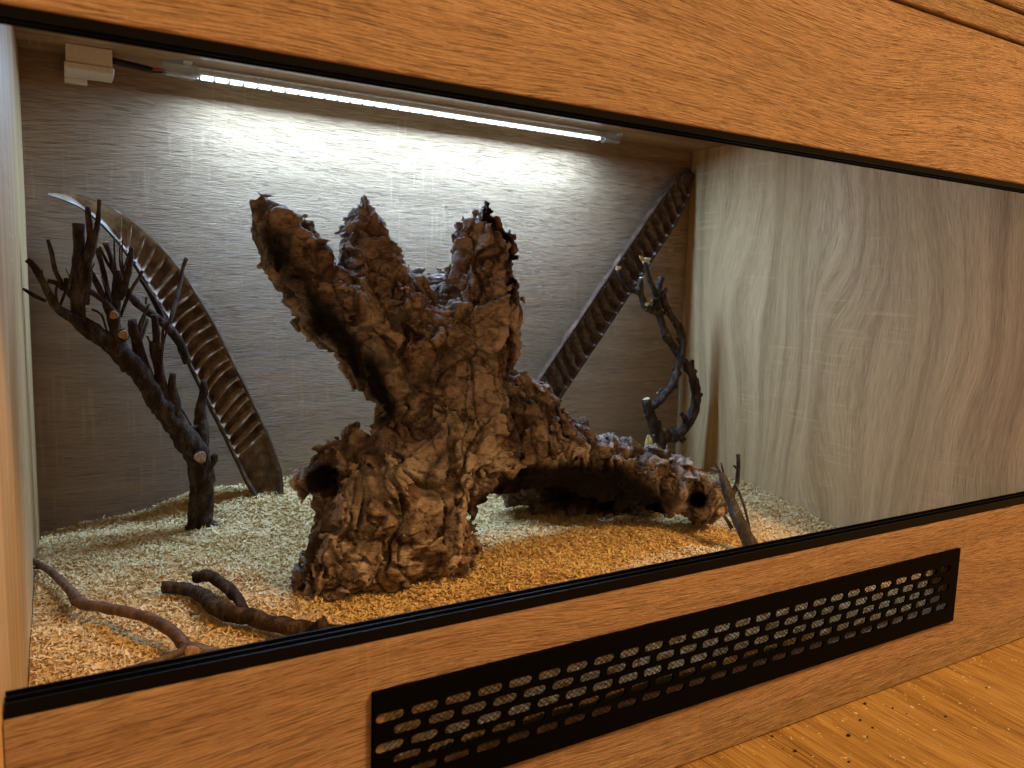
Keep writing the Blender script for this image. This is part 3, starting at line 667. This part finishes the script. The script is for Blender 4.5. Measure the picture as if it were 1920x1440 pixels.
# small forked sprout at the right front
B3 = empty('branch', base(1408, 1020, .14), 'small grey green forked branch leaning by the right front edge', 'branch', 'bare branches in the terrarium')
limb('stem', [(1425,1065,.122,15),(1410,1030,.135,14),(1386,978,.150,12),(1369,932,.165,10),(1358,905,.172,9),(1352,885,.176,5)], M['twig_green'], B3, 12, 4)
for i, (t, mm, c) in enumerate([
 ([(1370,935,.165,9),(1381,908,.166,6),(1384,885,.167,5.5),(1384,853,.168,5)], 'twig_grey', 'twig_grey'),
 ([(1356,898,.174,5),(1347,884,.18,4),(1332,878,.186,4)], 'twig_green', None),
 ([(1354,892,.175,3),(1344,875,.176,2.5),(1340,866,.177,2)], 'twig_green', None),
 ([(1358,892,.174,2.5),(1352,868,.172,2)], 'twig_green', None),
 ([(1380,908,.164,3),(1394,945,.155,3),(1404,985,.145,3),(1410,1030,.134,3)], 'twig_green', None),
 ([(1384,880,.167,3.5),(1376,873,.165,2.5)], 'twig', None),
 ([(1372,990,.155,5),(1357,965,.16,3)], 'twig_green', None)]):
    limb('twig', t, M[mm], B3, 8, 90+i, .12, M[c] if c else None)

# thin brown branch lying at the front left
B4 = empty('branch', base(360, 1220, .155), 'thin reddish brown branch lying across the shavings at the left front', 'branch', 'bare branches in the terrarium')
limb('stem', gnd([(50,1045,.020,5),(95,1072,.016,7),(130,1105,.014,8.5),(150,1130,.013,10),(200,1140,.016,10),(270,1156,.018,10.5),(322,1184,.016,11.5),(348,1212,.013,13),(372,1222,.012,16),(418,1236,.010,15),(470,1262,.004,12)]), M['twig_brown'], B4, 14, 8, .10)
limb('twig', gnd([(352,1216,.014,10),(320,1230,.014,8),(285,1243,.013,7.5),(230,1256,.009,5.5)]), M['twig_brown'], B4, 9, 31)
limb('twig', gnd([(150,1130,.013,11),(141,1128,.014,12),(137,1124,.016,9)]), M['twig_brown'], B4, 10, 32, .2)
limb('twig', gnd([(305,1238,.010,5),(298,1252,.004,3)]), M['twig_brown'], B4, 7, 33)
limb('twig', gnd([(48,1067,.012,3),(70,1064,.012,4),(84,1066,.013,4)]), M['twig_brown'], B4, 7, 34)
limb('twig', gnd([(345,1200,.015,9),(338,1210,.015,9)]), M['twig_brown'], B4, 8, 35)
disc('cut_end', at(*gnd([(356,1219,.0155,5)])[0][:3])+np.array([0,-.012,.003]), (-.2, -1, .3), .0055, M['cutwood'], B4)

# thick dark branch with a short second arm
B5 = empty('branch', base(470, 1165, .18), 'short thick dark branch with a second arm lying in the shavings near the front runner', 'branch', 'bare branches in the terrarium')
limb('stem', gnd([(308,1101,.010,11),(350,1104,.011,11),(385,1120,.013,13),(408,1143,.014,16),(470,1158,.013,17),(540,1176,.012,17),(600,1182,.011,16),(655,1190,.008,13),(710,1200,.002,10)]), M['twig'], B5, 14, 9, .16, M['cutwood'])
limb('arm', gnd([(366,1084,.013,9),(392,1080,.018,11),(425,1100,.014,12),(446,1122,.010,11),(460,1145,.006,9)]), M['twig'], B5, 12, 36)
limb('stub', gnd([(612,1184,.014,10),(604,1168,.021,9),(600,1160,.024,9)]), M['twig'], B5, 9, 37)
limb('stub', gnd([(374,1086,.014,8),(366,1076,.016,7)]), M['twig'], B5, 9, 38)
limb('stub', gnd([(692,1182,.006,9),(702,1174,.012,7)]), M['twig'], B5, 9, 39)

# ------------------------------------------------------------------ seed pods
def pod(root, cl, n_sep, t0, t1, slant, dish, seed, normal, pitside=.15, inner='pod_in', part='septum'):
    J = [at(*q[:3]) for q in cl]; Rr = [rad(q[3], j) for q, j in zip(cl, J)]
    C, r = spline(J, Rr, .004); n = len(C); s = np.r_[0, np.cumsum(np.linalg.norm(np.diff(C, axis=0), axis=1))]; s /= s[-1]
    Tn = np.gradient(C, axis=0); Tn /= np.linalg.norm(Tn, axis=1)[:, None]
    nrm0 = np.array(normal)/np.linalg.norm(normal); A = np.cross(Tn, nrm0); A /= np.linalg.norm(A, axis=1)[:, None]; Nn = np.cross(A, Tn)
    Nn *= np.sign(Nn @ nrm0)[:, None]
    m_ = 21; q = np.linspace(-1, 1, m_); V = np.zeros((n, m_, 3)); th = .15
    def floor_(qq, tt, rr): 
        lip = np.exp(-((abs(qq)-.93)/.07)**2)*.10; sag = -dish*(1-np.clip(abs(qq)/.86, 0, 1)**4); return (lip+sag)*rr*sst(.0, .10, tt)
    for i in range(n):
        for k in range(m_): V[i, k] = C[i]+A[i]*q[k]*r[i]+Nn[i]*floor_(q[k], s[i], r[i])
    V += Nn[:, None, :]*(fbm(V.reshape(-1, 3)/.012, 2, seed)*.0012).reshape(n, m_)[..., None]
    id_ = np.arange(n*m_).reshape(n, m_); top = [(id_[i, k], id_[i, k+1], id_[i+1, k+1], id_[i+1, k]) for i in range(n-1) for k in range(m_-1)]
    li = mesh('pod_lining', V.reshape(-1, 3), top, M[inner], root, True)
    # outer shell: back of the half pod and its rim
    m2 = 17; S_ = np.zeros((n, m2+2, 3))
    for i in range(n):
        a = np.linspace(math.pi, 0, m2); dep = (.30+dish*.9)*r[i]
        S_[i, 0] = C[i]-A[i]*.97*r[i]+Nn[i]*.09*r[i]; S_[i, -1] = C[i]+A[i]*.97*r[i]+Nn[i]*.09*r[i]
        for k in range(m2): S_[i, k+1] = C[i]+A[i]*math.cos(a[k])*1.06*r[i]-Nn[i]*(math.sin(a[k])**.7*dep-.02*r[i])
    W = m2+2; id2 = np.arange(n*W).reshape(n, W); bf = [(id2[i, k], id2[i+1, k], id2[i+1, k+1], id2[i, k+1]) for i in range(n-1) for k in range(W-1)]
    bf += [tuple(id2[0]), tuple(id2[-1][::-1])]
    mesh('pod_shell', S_.reshape(-1, 3), bf, M['pod'], root, True)
    rg = np.random.default_rng(seed)
    for j in range(n_sep):
        tj = t0+(t1-t0)*(j+rg.uniform(-.12, .12))/(n_sep-1); V = []; L = 13; ln_ = rg.uniform(.3, 1.4)
        for k in range(L):
            qq = -.86+1.72*k/(L-1); tt = float(np.clip(tj+slant*qq+.004*math.sin(qq*2.2+.4*j)+.006*qq*qq, 0, 1)); fi = min(float(np.interp(tt, s, np.arange(n))), n-1.001); i = int(fi); fr_ = fi-i
            lp = lambda X: X[i]*(1-fr_)+X[i+1]*fr_
            rr = lp(r); Ai = lp(A); Ni = lp(Nn); Ti = lp(Tn); base_ = lp(C)+Ai*qq*rr+Ni*floor_(np.array(qq), np.array(tt), rr); hgt = rr*dish*(.50+.56*math.exp(-((qq-pitside)/.55)**2))*(1-abs(qq)**6)*(.85+.3*vn(np.array([[j*3.7+seed, qq*2.5, 0.]]), 3)[0])+.0006
            ww = rr*.085*(1.2-.5*abs(qq)); lean = Ti*rr*.12*ln_
            V += [base_-Ti*ww*1.6-Ni*.0015, base_+Ni*hgt-Ti*ww*.4+lean, base_+Ni*hgt+Ti*ww*.4+lean, base_+Ti*ww*1.6-Ni*.0015]
        Fc = [(a*4+k, a*4+k+1, a*4+5+k, a*4+4+k) for a in range(L-1) for k in range(3)]
        mesh('partition', V, Fc, M[part], root, True)
PG = 'halved seed pods leaning on the back wall'
P1 = empty('seed_pod', base(507, 935, .455), 'long curved brown seed pod half with pale tip leaning at the left', 'seed pod', PG)
pod(P1, [(90,363,.494,3),(120,368,.492,8),(160,382,.489,12),(212,414,.485,21),(262,462,.482,28),(310,525,.479,34),(355,600,.476,36),(395,680,.473,37),(432,755,.470,37),(468,830,.466,36),(494,893,.461,33),(506,928,.456,24),(509,945,.452,10)],
    21, .17, .82, .020, .50, 41, (-.15, -1, .45), -.22)
P2 = empty('seed_pod', base(1000, 800, .46), 'straight dark seed pod half standing in the right corner behind the stump', 'seed pod', PG)
pod(P2, [(945,870,.440,16),(985,800,.448,31),(1022,742,.455,32),(1080,655,.464,32),(1140,565,.472,32),(1200,475,.480,31),(1250,400,.486,30),(1278,355,.490,23),(1297,322,.493,11)],
    25, .08, .95, -.014, .46, 43, (.1, -1, .05), .1, 'pod_dark', 'pod_dark_rib')

# ------------------------------------------------------------------ LED bar
ZC_BOX = ZC; ZC = .4325
LB = empty('led_light_bar', ((LED_X0+LED_X1)/2, LED_Y, ZC), 'lit clear plastic LED strip light screwed along the ceiling', 'light')
def ucase(x0, x1, y, z, w_, h_, mat, name):
    pts = [(y+w_*math.cos(a)*.5, z-h_*.5+h_*.5*math.sin(a)) for a in np.linspace(0, 2*math.pi, 14, endpoint=False)]
    return profile(name, pts, x0, x1, mat, LB)
ucase(.178, .700, LED_Y, ZC-.0015, .0125, .0125, M['clear'], 'clear_tube')
box('circuit_strip', (.182, LED_Y-.0046, LED_Z+.0012), (.698, LED_Y+.0046, LED_Z+.0022), M['strip'], LB)
bm = bmesh.new(); bbox(bm, (-.0058, -.0034, -.0020), (.0058, .0034, .0010), .0005); cm = bpy.data.meshes.new('led'); bm.to_mesh(cm); bm.free(); cm.materials.append(M['chip'])
for k in range(35):
    o = bpy.data.objects.new('led', cm); COL.objects.link(o); o.parent = LB
    o.location = (LED_X0+.006+k*.01465-(LED_X0+LED_X1)/2, 0, LED_Z-ZC)
for xa_, xb_ in ((.146, .1795), (.6985, .7245)):
    box('end_cap', (xa_, LED_Y-.0085, ZC-.0155), (xb_, LED_Y+.0085, ZC-.0006), M['cap'], LB, .003, 3)
for x_ in (.1685, .7275):
    bm = bmesh.new(); bmesh.ops.create_cone(bm, cap_ends=True, segments=16, radius1=.0036, radius2=.0052, depth=.003, matrix=Matrix.Translation((x_, LED_Y-.012 if x_ < .3 else LED_Y, ZC-.0022)))
    bbox(bm, (x_-.0035, (LED_Y-.012 if x_ < .3 else LED_Y)-.0006, ZC-.0043), (x_+.0035, (LED_Y-.012 if x_ < .3 else LED_Y)+.0006, ZC-.0036)); bmobj('screw', bm, M['steel'], LB)
def wire(name, P, r, mat, parent): V, Fc = tube(P, [r]*len(P), 8, .0, 0, .004); return mesh(name, V, Fc, mat, parent, True)
wire('red_wire', [(.134, LED_Y-.001, .4212), (.142, LED_Y-.001, .4225), (.150, LED_Y-.001, .4225)], .0010, M['red'], LB)
wire('black_wire', [(.134, LED_Y+.002, .4195), (.142, LED_Y+.001, .4200), (.150, LED_Y, .4205)], .0010, M['cable'], LB)
wire('cable_sleeve', [(.100, LED_Y-.003, .4235), (.115, LED_Y-.002, .4225), (.137, LED_Y, .4208)], .0032, M['cable'], LB)
JB = empty('junction_box', (.082, .475, ZC), 'small white plastic junction box under the ceiling left of the light', 'junction box')
box('box_body', (.0615, .4575, ZC-.0172), (.1010, .4925, ZC-.0004), M['white'], JB, .0007)
box('box_lid', (.0600, .4555, ZC-.0240), (.1022, .4945, ZC-.0176), M['white'], JB, .0009)
box('clip', (.0600, .4950, ZC-.0285), (.0800, .5030, ZC-.0176), M['white'], JB, .0006)

for o_ in (LB, JB):
    o_.location = ins(*o_.location); o_.scale = (1.1, 1.1, 1.1)
# ------------------------------------------------------------------ crumbs on the tabletop
def zt_pt(u, v):
    d = RW.T @ np.array([(u-960)/F, (v-720)/F, 1.0]); t = (ZBASE0-CAM[2])/d[2]; return CAM+t*d
CR = [(1448,1380,.0018),(1491,1408,.0024),(1591,1379,.0026),(1622,1319,.0022),(1613,1350,.0018),(1636,1364,.0016),(1592,1428,.0018),(1773,1343,.0018),(1674,1327,.0014),(1700,1338,.0012),(1850,1289,.0012),(1468,1404,.0012),(1626,1381,.0014)]
for i, (u, v, r_) in enumerate(CR):
    r_ *= .62; c = zt_pt(u, v); bm = bmesh.new(); bmesh.ops.create_icosphere(bm, subdivisions=2, radius=r_)
    for vv in bm.verts: vv.co *= 1+.35*(random.random()-.5); vv.co.z *= .7
    bmesh.ops.translate(bm, verts=bm.verts, vec=Vector((c[0], c[1], ZBASE0-.0006+r_*.55)))
    o = bmobj('crumb', bm, M['twig'])
    o['label'] = 'tiny dark bark crumb lying on the wooden tabletop'; o['category'] = 'crumb'; o['group'] = 'bark crumbs on the tabletop'
nd = 900; V = []; Fc = []
dxs = rng.uniform(.3, 1.3, nd); dys = -.002-rng.exponential(.06, nd)
for i in range(nd):
    x_, y_ = dxs[i], dys[i]; a = rng.uniform(0, 6.28); L = rng.gamma(2, .00028)+.0002; wv = L*rng.uniform(.25, .7); o = len(V); ca, sa = math.cos(a), math.sin(a); z_ = ZBASE0-.0004
    for (p1, p2, h) in ((-1, -1, 0), (1, -1, 0), (1, 1, 0), (-1, 1, 0), (0, 0, .0005)): V.append((x_+ca*p1*L-sa*p2*wv, y_+sa*p1*L+ca*p2*wv, z_+h))
    Fc += [(o, o+1, o+4), (o+1, o+2, o+4), (o+2, o+3, o+4), (o+3, o, o+4)]
du = mesh('sawdust', V, np.array(Fc), M['torn']); du['kind'] = 'stuff'; du['label'] = 'pale sawdust specks scattered on the tabletop'; du['category'] = 'sawdust'
